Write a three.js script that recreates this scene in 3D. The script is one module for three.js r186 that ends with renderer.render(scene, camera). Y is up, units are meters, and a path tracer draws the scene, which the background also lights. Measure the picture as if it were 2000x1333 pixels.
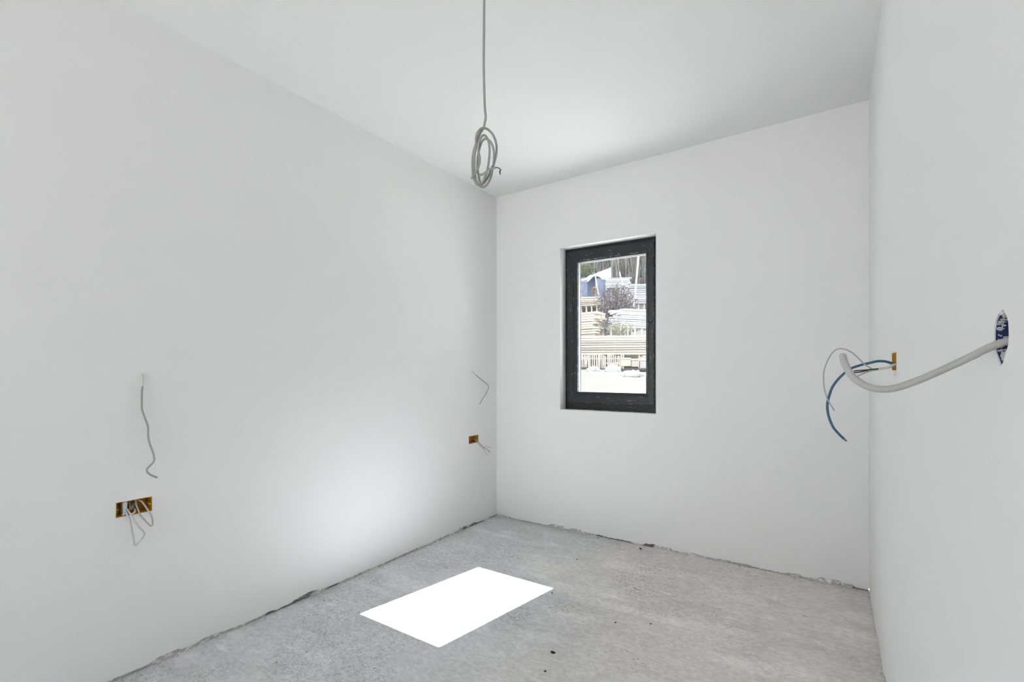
import * as THREE from 'three';
import { mergeGeometries, mergeVertices } from 'three/addons/utils/BufferGeometryUtils.js';
import { RoundedBoxGeometry } from 'three/addons/geometries/RoundedBoxGeometry.js';

// ---------------------------------------------------------------- camera, sky, sun, exposure
const FOCAL = 942.5, YAW = 0.58403, HORIZON = 723.4;          // pixels of the 2000 x 1333 frame; radians
const EYE = new THREE.Vector3(2.2768, 1.1899, 3.2174);
const scene = new THREE.Scene();
const camera = new THREE.PerspectiveCamera(2 * Math.atan(666.5 / FOCAL) * 180 / Math.PI, 2000 / 1333, 0.03, 400);
camera.position.copy(EYE);
camera.rotation.y = YAW;
camera.setViewOffset(2000, 1333, 0, -(HORIZON - 666.5), 2000, 1333);   // shifted lens: verticals stay upright
camera.updateProjectionMatrix();
scene.add(camera);

const SKY_LEVEL = 3.0;
{ // pale hazy winter sky
  const w = 64, h = 32, data = new Float32Array(w * h * 4);
  for (let r = 0; r < h; r++) {
    const up = Math.max(0, Math.sin(((r + 0.5) / h - 0.5) * Math.PI));
    const k = Math.pow(up, 0.6);
    for (let c = 0; c < w; c++) data.set([1.0 - 0.1 * k, 1.0 - 0.05 * k, 1.0, 1], (r * w + c) * 4);
  }
  const t = new THREE.DataTexture(data, w, h, THREE.RGBAFormat, THREE.FloatType);
  t.mapping = THREE.EquirectangularReflectionMapping; t.magFilter = THREE.LinearFilter; t.needsUpdate = true;
  scene.background = t; scene.backgroundIntensity = SKY_LEVEL;
}
const SUN_TOWARDS = new THREE.Vector3(0.186, 1.044, -1).normalize();
const sun = new THREE.DirectionalLight(new THREE.Color().setRGB(1, 0.985, 0.975), 36);
sun.shadow.radius = 0.5;
sun.name = 'sun';
sun.target.position.set(0.95, 0.8, 0);
sun.position.copy(sun.target.position).addScaledVector(SUN_TOWARDS, 70);
sun.castShadow = true; sun.shadow.mapSize.set(4096, 4096); sun.shadow.bias = -0.0004;
Object.assign(sun.shadow.camera, { left: -45, right: 45, top: 45, bottom: -45, near: 1, far: 160 });
scene.add(sun, sun.target);

const renderer = new THREE.WebGLRenderer({ antialias: true });
renderer.toneMapping = THREE.LinearToneMapping;
renderer.toneMappingExposure = 1.17;
renderer.shadowMap.enabled = true;

// ---------------------------------------------------------------- helpers
const { PI } = Math, V = (x, y, z) => new THREE.Vector3(x, y, z);
function rng(seed) { let s = seed >>> 0; return () => { s = (s + 0x6d2b79f5) >>> 0; let t = Math.imul(s ^ (s >>> 15), 1 | s); t = (t + Math.imul(t ^ (t >>> 7), 61 | t)) ^ t; return ((t ^ (t >>> 14)) >>> 0) / 4294967296; }; }
const clamp = (x, a = 0, b = 1) => Math.min(b, Math.max(a, x)), mix = (a, b, t) => a + (b - a) * t;
const smooth = (a, b, x) => { const t = clamp((x - a) / (b - a)); return t * t * (3 - 2 * t); };
function hash2(x, y) { let h = Math.imul(x, 374761393) + Math.imul(y, 668265263); h = Math.imul(h ^ (h >>> 13), 1274126177); return ((h ^ (h >>> 16)) >>> 0) / 4294967296; }
function vnoise(x, y) {
  const ix = Math.floor(x), iy = Math.floor(y); let fx = x - ix, fy = y - iy; fx = fx * fx * (3 - 2 * fx); fy = fy * fy * (3 - 2 * fy);
  const a = hash2(ix, iy), b = hash2(ix + 1, iy), c = hash2(ix, iy + 1), d = hash2(ix + 1, iy + 1);
  return a + (b - a) * fx + (c - a) * fy + (a - b - c + d) * fx * fy;
}
const fbm = (x, y, n = 4) => { let s = 0, a = 0.5, t = 0; for (let i = 0; i < n; i++) { s += a * vnoise(x, y); t += a; x = x * 2.03 + 17.1; y = y * 2.03 + 9.7; a *= 0.5; } return s / t; };

const used = {};
function numbered(name) { const n = used[name] = (used[name] ?? -1) + 1; return n ? `${name}_${String(n).padStart(3, '0')}` : name; }
function shade(o) { o.traverse((m) => { if (m.isMesh) { m.castShadow = true; m.receiveShadow = true; } }); return o; }
function tag(o, label, category, group, kind) { Object.assign(o.userData, { label, category }); if (group) o.userData.group = group; if (kind) o.userData.kind = kind; return o; }
function thing(name, at, label, category, group, turn = 0) {
  const g = new THREE.Group(); g.name = numbered(name); g.position.copy(at); g.rotation.y = turn; scene.add(g);
  return tag(g, label, category, group);
}
function part(name, geometry, material, parent, label) {
  const m = new THREE.Mesh(geometry, material); m.name = name; m.castShadow = m.receiveShadow = true; parent.add(m);
  if (label) m.userData.label = label;
  return m;
}
function solo(name, geometry, material, label, category, group, at) {
  const m = new THREE.Mesh(geometry, material); m.name = numbered(name); m.castShadow = m.receiveShadow = true; scene.add(m);
  if (at) m.position.copy(at);
  return tag(m, label, category, group);
}
function struct(name, parent) {
  const g = new THREE.Group(); g.name = name; g.userData.kind = 'structure'; (parent ?? scene).add(g); return g;
}
const flat = (g) => { const n = g.index ? g.toNonIndexed() : g; n.computeVertexNormals(); return n; };
const box = (x0, x1, y0, y1, z0, z1) => { const g = new THREE.BoxGeometry(x1 - x0, y1 - y0, z1 - z0); g.translate((x0 + x1) / 2, (y0 + y1) / 2, (z0 + z1) / 2); return g; };
const plain = (list) => mergeGeometries(list.map((g) => { const n = g.index ? g.toNonIndexed() : g.clone(); for (const k of Object.keys(n.attributes)) if (!['position', 'normal', 'uv'].includes(k)) n.deleteAttribute(k); return n; }));
// a cable: tube along a smooth line through points, closed at both ends
function cable(points, r, origin = V(0, 0, 0), sides = 10, per = 6, tension = 0.5) {
  const pts = points.map((p) => V(...p).sub(origin)), curve = new THREE.CatmullRomCurve3(pts, false, 'catmullrom', tension);
  const n = Math.max(6, points.length * per), tube = new THREE.TubeGeometry(curve, n, r, sides, false), out = [tube];
  for (const t of [0, 1]) {
    const c = new THREE.SphereGeometry(r, sides, 6); c.scale(1, 1, 0.35);
    c.applyQuaternion(new THREE.Quaternion().setFromUnitVectors(V(0, 0, 1), curve.getTangentAt(t))); c.translate(...curve.getPointAt(t).toArray());
    out.push(c);
  }
  return plain(out);
}
function dataTexture(w, h, f, srgb, sizeX, sizeY) {  // f(u, v) in metres -> [r, g, b] linear (colour) or a single height
  const d = new Uint8Array(w * h * 4), enc = (c) => Math.round(255 * clamp(c <= 0.0031308 ? 12.92 * c : 1.055 * Math.pow(c, 1 / 2.4) - 0.055));
  for (let y = 0; y < h; y++) for (let x = 0; x < w; x++) {
    const v = f((x + 0.5) / w * sizeX, (y + 0.5) / h * sizeY), i = (y * w + x) * 4;
    if (srgb) { d[i] = enc(v[0]); d[i + 1] = enc(v[1]); d[i + 2] = enc(v[2]); } else d[i] = d[i + 1] = d[i + 2] = Math.round(255 * clamp(v));
    d[i + 3] = 255;
  }
  const t = new THREE.DataTexture(d, w, h); t.wrapS = t.wrapT = THREE.RepeatWrapping; t.magFilter = THREE.LinearFilter; t.minFilter = THREE.LinearMipmapLinearFilter; t.generateMipmaps = true;
  if (srgb) t.colorSpace = THREE.SRGBColorSpace;
  t.repeat.set(1 / sizeX, 1 / sizeY); t.needsUpdate = true;
  return t;
}
const lin = (r, g, b) => new THREE.Color().setRGB(r, g, b);
const mat = (color, roughness = 0.7, more = {}) => new THREE.MeshStandardMaterial({ color, roughness, ...more });

// ---------------------------------------------------------------- materials of the room
const wallBump = dataTexture(512, 512, (u, v) => 0.5 + 0.5 * (fbm(u * 9, v * 9, 3) - 0.5) + 0.3 * (fbm(u * 60, v * 60, 2) - 0.5), false, 2, 2);
const plasterMat = mat(lin(0.9, 0.9, 0.9), 0.92, { bumpMap: wallBump, bumpScale: 0.0012 });
const ceilingMat = mat(lin(0.92, 0.92, 0.92), 0.95);
const masonryMat = mat(lin(0.5, 0.49, 0.47), 0.95);
const stripMap = dataTexture(1024, 64, (u, v) => { const n = fbm(u * 70, v * 90, 4), m = fbm(u * 12 + 5, v * 20, 3), k = (0.34 + 0.5 * n * m * 2 + (n > 0.6 ? 0.16 : 0)) * (m < 0.36 ? 0.45 : 1); return [k * 1.02, k, k * 0.97]; }, true, 1.5, 0.08);
const stripMat = mat(0xffffff, 0.95, { map: stripMap });
const crumbMat = mat(lin(0.6, 0.585, 0.565), 0.95);

const FS = 4, pits = [], rp = rng(77);                       // pits in the concrete: clusters of small dark holes
for (let c = 0; c < 70; c++) {
  const cx = rp() * 2.5, cz = rp() * 3.8, n = 3 + Math.floor(rp() * 26), spread = 0.05 + rp() * 0.16;
  for (let i = 0; i < n; i++) pits.push([cx + (rp() + rp() - 1) * spread * 1.6, cz + (rp() + rp() - 1) * spread, 0.0012 + rp() * rp() * 0.0042, 0.35 + 0.65 * rp()]);
}
const FN = 2048, pitMap = new Float32Array(FN * FN), lightMap = new Float32Array(FN * FN);
function stamp(map, x, z, rx, rz, a) {
  const s = FN / FS, x0 = Math.floor((x - rx) * s), x1 = Math.ceil((x + rx) * s), z0 = Math.floor((z - rz) * s), z1 = Math.ceil((z + rz) * s);
  for (let j = z0; j <= z1; j++) for (let i = x0; i <= x1; i++) {
    if (i < 0 || j < 0 || i >= FN || j >= FN) continue;
    const d = Math.hypot(((i + 0.5) / s - x) / rx, ((j + 0.5) / s - z) / rz) + 0.5 * (vnoise(i * 0.35, j * 0.35) - 0.5);
    if (d < 1) map[j * FN + i] = Math.max(map[j * FN + i], a * Math.min(1, (1 - d) * 2.5));
  }
}
for (const [x, z, r, a] of pits) stamp(pitMap, x, z, r * 1.4, r, a);
for (let k = 0; k < 14; k++) {                               // trowel scratches
  let x = rp() * 2.2, z = 0.8 + rp() * 2.2; const a = rp() * 0.6 - 0.1, n = 20 + rp() * 60;
  for (let i = 0; i < n; i++) { stamp(pitMap, x, z, 0.006, 0.0016, 0.3); x += 0.006 * Math.cos(a); z += 0.006 * Math.sin(a) + (rp() - 0.5) * 0.002; }
}
for (const [x, z, rx, rz] of [[0.16, 1.68, 0.035, 0.016], [0.1, 2.18, 0.05, 0.014], [1.72, 1.41, 0.03, 0.02], [0.33, 1.25, 0.02, 0.01], [1.55, 0.62, 0.03, 0.012]]) stamp(lightMap, x, z, rx, rz, 1);
for (let k = 0; k < 120; k++) stamp(lightMap, rp() * 2.45, 0.1 + rp() * rp() * 2.6, 0.008 + rp() * 0.05, 0.004 + rp() * 0.014, 0.15 + 0.45 * rp());   // smears of plaster
const fIndex = (u, v) => Math.min(FN - 1, Math.floor(v / FS * FN)) * FN + Math.min(FN - 1, Math.floor(u / FS * FN));
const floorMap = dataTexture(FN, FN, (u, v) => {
  const i = fIndex(u, v), big = fbm(u * 1.6 + 3, v * 1.6, 3) - 0.5, mid = fbm(u * 7, v * 9, 3) - 0.5, fine = fbm(u * 60, v * 90, 3) - 0.5, grain = hash2(Math.floor(u * 512), Math.floor(v * 512)) - 0.5;
  const smear = smooth(0.56, 0.72, fbm(u * 3.2 + 11, v * 11 + 4, 4)), sand = smooth(0.5, 0.66, fbm(u * 2.1 + 31, v * 2.4 + 8, 3));
  const warmLifted = smooth(0.85, 1.5, u + 0.2 * (1.2 - v) + 0.7 * big) * smooth(2.1, 1.0, v + 0.5 * mid);  // warm tint of the concrete, also lightened to stand in for missing light
  let k = 0.69 + 0.16 * big + 0.15 * mid + 0.24 * fine + (0.07 + 0.08 * sand) * grain + 0.07 * smear;
  k -= 0.17 * sand * smooth(0.6, 0.78, vnoise(u * 170 + 3, v * 230));
  k = mix(k, 0.86, 0.75 * lightMap[i]);
  k *= 1 - 0.75 * pitMap[i];
  return [k * mix(0.99, 1.12, warmLifted), k * mix(0.995, 1.075, warmLifted), k * mix(1.005, 1.015, warmLifted)];
}, true, FS, FS);
const floorBump = dataTexture(1024, 1024, (u, v) => 0.55 + 0.35 * (fbm(u * 14, v * 20, 4) - 0.5) + 0.3 * (fbm(u * 110, v * 150, 2) - 0.5) - 0.5 * pitMap[fIndex(u, v)] + 0.1 * lightMap[fIndex(u, v)], false, FS, FS);
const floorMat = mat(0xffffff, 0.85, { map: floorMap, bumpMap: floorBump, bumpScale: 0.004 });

const speck = rng(9), specks = Array.from({ length: 60 }, () => [speck() * 0.9, speck() < 0.35 ? speck() * 0.12 : 0.0045 * speck(), 0.0015 + speck() * speck() * 0.03, 0.0008 + speck() * 0.0016, speck()]);
const frameMap = dataTexture(1024, 256, (u, v) => {
  let k = 0.009 + 0.008 * fbm(u * 20, v * 60, 3), w = 0;
  for (const [x, y, rx, ry, a] of specks) { const d = Math.hypot((u - x) / rx, (v - y) / ry); if (d < 1) w = Math.max(w, (0.3 + 0.7 * a) * (1 - d * d)); }
  return [mix(k, 0.6, w), mix(k * 1.05, 0.6, w), mix(k * 1.18, 0.58, w)];
}, true, 0.9, 0.12);
const frameMat = mat(0xffffff, 0.38, { map: frameMap });
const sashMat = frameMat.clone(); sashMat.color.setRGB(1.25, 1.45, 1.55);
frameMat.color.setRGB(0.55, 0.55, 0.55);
const seamMat = mat(lin(0.06, 0.063, 0.068), 0.5);
const blackMat = mat(lin(0.008, 0.008, 0.009), 0.6);
const spacerTopShaded = mat(lin(0.1, 0.1, 0.1), 0.6);  // same spacer, its shade at the top painted in as darker grey
const spacerMat = mat(lin(0.36, 0.37, 0.38), 0.45);
const paneMat = new THREE.MeshPhysicalMaterial({ color: lin(0.93, 0.95, 0.95), roughness: 0, transmission: 1, thickness: 0, ior: 1.45, specularIntensity: 0.6 });
const mustardMat = mat(lin(0.5, 0.255, 0.012), 0.45), mustardDark = mat(lin(0.4, 0.19, 0.01), 0.5);
const cableGrey = mat(lin(0.37, 0.37, 0.36), 0.5), cableMid = mat(lin(0.42, 0.42, 0.41), 0.5), cablePale = mat(lin(0.44, 0.437, 0.43), 0.5), cableDark = mat(lin(0.12, 0.12, 0.12), 0.6);
const wireWhite = mat(lin(0.68, 0.67, 0.65), 0.45), wireBlue = mat(lin(0.035, 0.115, 0.2), 0.4), wireBlack = mat(lin(0.025, 0.025, 0.025), 0.4), cableLight = mat(lin(0.6, 0.6, 0.59), 0.5), wirePink = mat(lin(0.56, 0.47, 0.45), 0.5);
const wireOlive = mat(lin(0.36, 0.36, 0.24), 0.5), wireGreen = mat(lin(0.5, 0.55, 0.2), 0.45), copper = mat(lin(0.6, 0.3, 0.17), 0.35, { metalness: 0.8 });
const boxBlue = mat(lin(0.012, 0.03, 0.11), 0.45), smearMat = mat(lin(0.62, 0.62, 0.64), 0.95);

// ---------------------------------------------------------------- the room shell
const W = 2.447, L = 5.8, H = 2.6, RISE = 0.042, SKIN = 0.045, BACK = 0.36, T = 0.3;  // room length stretched behind the camera so light falls evenly
const WIN = { x0: 0.583, x1: 1.302, y0: 0.894, y1: 2.107 };
const ADDED_OVERHANG = 1.0;  // depth of the unseen overhang added outside the rear opening
const ADDED_GAP = { x0: 0.12, x1: 1.7, y1: 2.45 };  // unseen rear opening, added to light the room
const lean = (x) => H + RISE * x / W;
function ragged(s, seed, base = 0) {                                   // height of the broken lower edge of the plaster
  const q = s * 11 + 0.8 * vnoise(s * 23, seed), i = Math.floor(q), step = hash2(i, Math.round(seed * 10)), next = hash2(i + 1, Math.round(seed * 10)), t = smooth(0.82, 1, q - i);
  const level = mix(step, next, t), b = fbm(s * 60, 4.2 + seed, 3) - 0.5, a = fbm(s * 4 + seed, seed * 1.7, 2);
  return Math.max(0.001, base + 0.002 + 0.026 * level * level * smooth(0.25, 0.6, a) + 0.006 * a + 0.007 * b);
}
function plasterShape(s0, s1, top, seed, sign = 1, base = 0.002) {
  const sh = new THREE.Shape(), n = Math.ceil(Math.abs(s1 - s0) / 0.008);
  sh.moveTo(s0, top(s0)); sh.lineTo(s0, ragged(s0 * sign, seed, base));
  for (let i = 1; i <= n; i++) { const s = mix(s0, s1, i / n); sh.lineTo(s, ragged(s * sign, seed, base)); }
  sh.lineTo(s1, top(s1)); sh.closePath();
  return sh;
}
function hole(sh, x0, x1, y0, y1, wobble = 0, seed = 1) {
  const p = new THREE.Path(), r = rng(seed), pts = [];
  const edge = (ax, ay, bx, by) => { const n = wobble ? 8 : 1; for (let i = 0; i < n; i++) pts.push([mix(ax, bx, i / n) + (r() - 0.5) * wobble, mix(ay, by, i / n) + (r() - 0.5) * wobble]); };
  edge(x0, y0, x1, y0); edge(x1, y0, x1, y1); edge(x1, y1, x0, y1); edge(x0, y1, x0, y0);
  p.moveTo(...pts[0]); for (const q of pts.slice(1)) p.lineTo(...q); p.closePath(); sh.holes.push(p);
}
const skin = (sh) => new THREE.ExtrudeGeometry(sh, { depth: SKIN, bevelEnabled: false, curveSegments: 24 });
// flush boxes: centre on the wall (their long side 0.117, height 0.056)
const BW = 0.0585, BH = 0.0285, LEFT_BOX = { z: 2.456, y: 0.6535 }, FAR_BOX = { z: 0.305, y: 0.661 }, RIGHT_BOX = { z: 1.243, y: 1.2175 }, ROUND = { z: 2.410, y: 1.2275 };

const HOLE_EDGE = [[2.418, 1.262], [2.432, 1.254], [2.4395, 1.245], [2.441, 1.232], [2.4395, 1.220], [2.431, 1.211], [2.421, 1.200], [2.409, 1.194], [2.398, 1.203], [2.387, 1.212], [2.380, 1.223], [2.3805, 1.239], [2.388, 1.251], [2.401, 1.2585]];   // z, y of the ragged hole in the right wall

{ // left wall: local x runs along world z, local z into the wall
  const w = struct('wall_left'), sh = plasterShape(-BACK, L, () => H + 0.005, 3.1, 1, 0.007);
  for (const b of [LEFT_BOX, FAR_BOX]) hole(sh, b.z - BW, b.z + BW, b.y - BH, b.y + BH, 0.003, 5 + b.z * 10);
  const g = skin(sh); g.rotateY(-PI / 2); part('plaster', g, plasterMat, w);
  part('masonry', box(-T, -SKIN, -0.15, H + 0.005, -BACK, L + T), masonryMat, w);
}
{ // back wall with the window opening
  const w = struct('wall_back'), sh = plasterShape(0, W, lean, 7.7);
  hole(sh, WIN.x0, WIN.x1, WIN.y0, WIN.y1);
  const g = skin(sh); g.translate(0, 0, -SKIN); part('plaster', g, plasterMat, w);
  const core = new THREE.Shape([[0, -0.15], [W, -0.15], [W, H + RISE], [0, H]].map((p) => new THREE.Vector2(...p)));
  hole(core, WIN.x0, WIN.x1, WIN.y0, WIN.y1);
  const c = new THREE.ExtrudeGeometry(core, { depth: BACK - SKIN, bevelEnabled: false }); c.translate(0, 0, -BACK); part('masonry', c, plasterMat, w);
}
{ // right wall
  const w = struct('wall_right'), sh = plasterShape(-L, BACK, () => H + RISE + 0.004, 11.3, -1, 0);
  hole(sh, -RIGHT_BOX.z - BW, -RIGHT_BOX.z + BW, RIGHT_BOX.y - BH, RIGHT_BOX.y + BH, 0.003, 21);
  const rough = new THREE.Path(), edge = HOLE_EDGE;
  edge.forEach(([z, y], i) => rough[i ? 'lineTo' : 'moveTo'](-z, y)); rough.closePath(); sh.holes.push(rough);
  const g = skin(sh); g.rotateY(PI / 2); g.translate(W, 0, 0); part('plaster', g, plasterMat, w);
  const core = new THREE.Shape([[-L - T, -0.15], [BACK, -0.15], [BACK, H + RISE], [-L - T, H + RISE]].map((p) => new THREE.Vector2(...p)));
  const c = new THREE.ExtrudeGeometry(core, { depth: T - SKIN, bevelEnabled: false }); c.rotateY(PI / 2); c.translate(W + SKIN, 0, 0); part('masonry', c, masonryMat, w);
}
{ // rear wall behind the camera, with a wide opening added to let daylight in
  const w = struct('wall_rear'), core = new THREE.Shape([[0, -0.15], [W, -0.15], [W, H + RISE], [0, H]].map((p) => new THREE.Vector2(...p)));
  hole(core, ADDED_GAP.x0, ADDED_GAP.x1, 0, ADDED_GAP.y1);
  const c = new THREE.ExtrudeGeometry(core, { depth: T, bevelEnabled: false }); c.translate(0, 0, L); part('plaster', c, plasterMat, w);
}
{ // floor and ceiling slabs
  const f = struct('floor'), g = box(-0.02, W + 0.02, -0.2, 0, -0.02, L + T), uv = g.attributes.uv, p = g.attributes.position;
  for (let i = 0; i < p.count; i++) uv.setXY(i, p.getX(i), p.getZ(i));
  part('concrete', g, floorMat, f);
  const c = struct('ceiling'), cg = box(-T, W + T, 0, 0.3, -BACK, L + T), q = cg.attributes.position;
  for (let i = 0; i < q.count; i++) q.setY(i, q.getY(i) + lean(q.getX(i)));
  cg.computeVertexNormals(); part('plaster', cg, ceilingMat, c);
  const added_overhang = box(-T, W + T, H + 0.02, H + 0.2, L + T, L + T + ADDED_OVERHANG); part('added_overhang', added_overhang, ceilingMat, c);  // unseen slab added to hold back high sky light
}
// dark foam edge strip left bare under the plaster
function edgeStrip(length, seed) {
  const n = Math.ceil(length / 0.008), rows = 6, pos = [], uv = [], idx = [];
  for (let j = 0; j <= rows; j++) for (let i = 0; i <= n; i++) {
    const s = i / n * length, y = -0.004 + j / rows * 0.06, d = Math.max(0.0015, 0.0055 + 0.012 * (fbm(s * 40 + seed, y * 90, 3) - 0.5) - 0.006 * (fbm(s * 6, seed, 2) - 0.5));
    pos.push(s, y, -d); uv.push(s, y + 0.01);
  }
  for (let j = 0; j < rows; j++) for (let i = 0; i < n; i++) { const a = j * (n + 1) + i, b = a + n + 1; idx.push(a, a + 1, b, a + 1, b + 1, b); }
  const g = new THREE.BufferGeometry(); g.setAttribute('position', new THREE.Float32BufferAttribute(pos, 3)); g.setAttribute('uv', new THREE.Float32BufferAttribute(uv, 2)); g.setIndex(idx);
  return plain([flat(g), box(0, length, -0.004, 0.056, -SKIN + 0.001, -0.02)]);
}
{
  const a = edgeStrip(L, 1.3); a.rotateY(PI / 2); a.translate(0, 0, L); struct('trim_1').add(Object.assign(new THREE.Mesh(a, stripMat), { name: 'edge_strip' }));
  const b = edgeStrip(W, 6.1); struct('trim_2').add(Object.assign(new THREE.Mesh(b, stripMat), { name: 'edge_strip' }));
  const c = edgeStrip(L, 9.4); c.rotateY(-PI / 2); c.translate(W, 0, 0); struct('trim_3').add(Object.assign(new THREE.Mesh(c, stripMat), { name: 'edge_strip' }));
}
function lump(seed, sx, sy, sz, detail = 1) {
  const g = mergeVertices(new THREE.IcosahedronGeometry(1, detail).deleteAttribute('uv').deleteAttribute('normal')), p = g.attributes.position, r = rng(seed);
  for (let i = 0; i < p.count; i++) { const k = 0.72 + 0.5 * r(); p.setXYZ(i, p.getX(i) * k * sx, p.getY(i) * k * sy, p.getZ(i) * k * sz); }
  return flat(g);
}
{ // crumbs of broken plaster and mortar along the foot of the walls: too many and too small to count
  const r = rng(41), list = [], put = (x, z, s) => { const g = lump(Math.floor(r() * 1e6), s * (0.7 + r()), s * 0.6, s * (0.7 + r()), 0); g.rotateY(r() * 6); g.translate(x, s * 0.2, z); list.push(g); };
  for (let i = 0; i < 150; i++) put(0.003 + r() * r() * 0.035, r() * 2.75, 0.0015 + r() * r() * 0.006);
  for (let i = 0; i < 120; i++) put(r() * W, 0.003 + r() * r() * 0.035, 0.0015 + r() * r() * 0.007);
  for (let i = 0; i < 40; i++) put(W - 0.003 - r() * r() * 0.02, r() * 2.4, 0.001 + r() * r() * 0.004);
  const m = solo('plaster_crumbs', plain(list.map((g) => { g.setAttribute('uv', new THREE.Float32BufferAttribute(new Float32Array(g.attributes.position.count * 2), 2)); return g; })), crumbMat, 'tiny grey crumbs of broken plaster scattered along the foot of the walls', 'crumbs');
  m.userData.kind = 'stuff';
}

// ---------------------------------------------------------------- the window
function member(o, i, side, profile, gap = 0.0003) {          // one mitred bar between an outer and an inner rectangle
  const ring = (end) => profile.map(([t, z]) => {
    if (side === 'bottom' || side === 'top') return V(end ? mix(o.x1, i.x1, t) - gap : mix(o.x0, i.x0, t) + gap, side === 'bottom' ? mix(o.y0, i.y0, t) : mix(o.y1, i.y1, t), z);
    return V(side === 'left' ? mix(o.x0, i.x0, t) : mix(o.x1, i.x1, t), end ? mix(o.y1, i.y1, t) - gap : mix(o.y0, i.y0, t) + gap, z);
  });
  const a = ring(0), b = ring(1), n = profile.length, pos = [], uv = [], mid = a.reduce((s, p) => s.add(p), V(0, 0, 0)).divideScalar(n).add(b.reduce((s, p) => s.add(p), V(0, 0, 0)).divideScalar(n)).multiplyScalar(0.5);
  const tri = (p, q, r, up, uq, ur) => { pos.push(...p.toArray(), ...q.toArray(), ...r.toArray()); uv.push(...up, ...uq, ...ur); };
  const len = side === 'left' || side === 'right' ? (p) => p.y + (side === 'left' ? 0 : 0.37) : (p) => p.x + (side === 'top' ? 0.21 : 0.55);
  let run = side === 'top' ? 0.02 : 0;
  for (let k = 0; k < n; k++) {
    const l = (k + 1) % n, step = a[k].distanceTo(a[l]), A = [a[k], a[l], b[l], b[k]], U = [[len(a[k]), run], [len(a[l]), run + step], [len(b[l]), run + step], [len(b[k]), run]];
    const normal = V(0, 0, 0).crossVectors(A[1].clone().sub(A[0]), A[3].clone().sub(A[0])), centre = A[0].clone().add(A[1]).add(A[2]).add(A[3]).multiplyScalar(0.25);
    const order = normal.dot(centre.sub(mid)) >= 0 ? [0, 1, 2, 3] : [0, 3, 2, 1];
    const [p, q, r, s] = order;
    tri(A[p], A[q], A[r], U[p], U[q], U[r]); tri(A[p], A[r], A[s], U[p], U[r], U[s]); run += step;
  }
  for (const [ringPts, flip] of [[a, 0], [b, 1]]) for (const [x, y, z] of THREE.ShapeUtils.triangulateShape(profile.map((p) => new THREE.Vector2(p[0] * 0.07, p[1])), [])) {
    const order = flip ? [x, z, y] : [x, y, z]; tri(...order.map((k) => ringPts[k]), [0, 0], [0.01, 0], [0, 0.01]);
  }
  const g = new THREE.BufferGeometry(); g.setAttribute('position', new THREE.Float32BufferAttribute(pos, 3)); g.setAttribute('uv', new THREE.Float32BufferAttribute(uv, 2)); g.computeVertexNormals();
  return g;
}
{
  const win = struct('window_1'), sides = ['left', 'right', 'bottom', 'top'];
  const O = WIN, OI = { x0: 0.636, x1: 1.25, y0: 0.985, y1: 2.045 };
  const S = { x0: 0.6065, x1: 1.2665, y0: 0.9485, y1: 2.0825 }, SI = { x0: 0.686, x1: 1.2085, y0: 1.0275, y1: 2.0 };
  const frame = new THREE.Group(); frame.name = 'window_frame'; win.add(frame);
  for (const s of sides) part(s === 'left' || s === 'right' ? 'jamb' : s === 'top' ? 'head' : 'sill', member(O, OI, s, [[0, -0.088], [0.93, -0.085], [1, -0.09], [1, -0.155], [0, -0.155]]), frameMat, frame);
  const sash = new THREE.Group(); sash.name = 'sash'; win.add(sash);
  for (const s of sides) part(s === 'left' || s === 'right' ? 'stile' : 'rail', member(S, SI, s, [[0, -0.0745], [0.03, -0.071], [0.62, -0.07], [0.66, -0.0725], [0.7, -0.0715], [1, -0.0835], [1, -0.0985], [0.9, -0.0985], [0.9, -0.1345], [1, -0.1345], [1, -0.146], [0, -0.146]]), sashMat, sash);
  const P0 = { x0: SI.x0 - 0.005, x1: SI.x1 + 0.005, y0: SI.y0 - 0.005, y1: SI.y1 + 0.005 };
  for (const s of sides) part('spacer_bar', member(P0, { x0: SI.x0 + 0.001, x1: SI.x1 - 0.001, y0: SI.y0 + 0.001, y1: SI.y1 - 0.001 }, s, [[0, -0.1045], [1, -0.1045], [1, -0.1285], [0, -0.1285]]), s === 'top' ? spacerTopShaded : spacerMat, sash, s === 'top' ? 'spacer between the panes with shade painted into its colour' : 'pale metal spacer between the panes');
  for (const z of [-0.102, -0.131]) { const g = new THREE.PlaneGeometry(P0.x1 - P0.x0, P0.y1 - P0.y0); g.translate((P0.x0 + P0.x1) / 2, (P0.y0 + P0.y1) / 2, z); part('pane', g, paneMat, win, 'clear window glass'); }
  for (const [x, y, u, v] of [[S.x0, S.y0, SI.x0, SI.y0], [S.x1, S.y0, SI.x1, SI.y0], [S.x0, S.y1, SI.x0, SI.y1], [S.x1, S.y1, SI.x1, SI.y1]]) {   // welded mitres
    const k = 0.62, a = [mix(x, u, 0.05), mix(y, v, 0.05)], b = [mix(x, u, k), mix(y, v, k)], l = Math.hypot(b[0] - a[0], b[1] - a[1]);
    const g = new THREE.BoxGeometry(l, 0.0016, 0.0012); g.rotateZ(Math.atan2(b[1] - a[1], b[0] - a[0])); g.translate((a[0] + b[0]) / 2, (a[1] + b[1]) / 2, -0.0702); part('weld_seam', g, seamMat, sash);
  }
  const socket = new THREE.CylinderGeometry(0.0155, 0.0155, 0.003, 24); socket.rotateX(PI / 2); socket.translate(1.2445, 1.527, -0.0693);
  const sock = part('handle_socket', socket, blackMat, win, 'empty round socket for the missing handle');
  const pin = new THREE.BoxGeometry(0.006, 0.006, 0.006); pin.rotateZ(0.5); pin.translate(1.2445, 1.532, -0.067); part('spindle', pin, spacerMat, sock);
}

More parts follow.
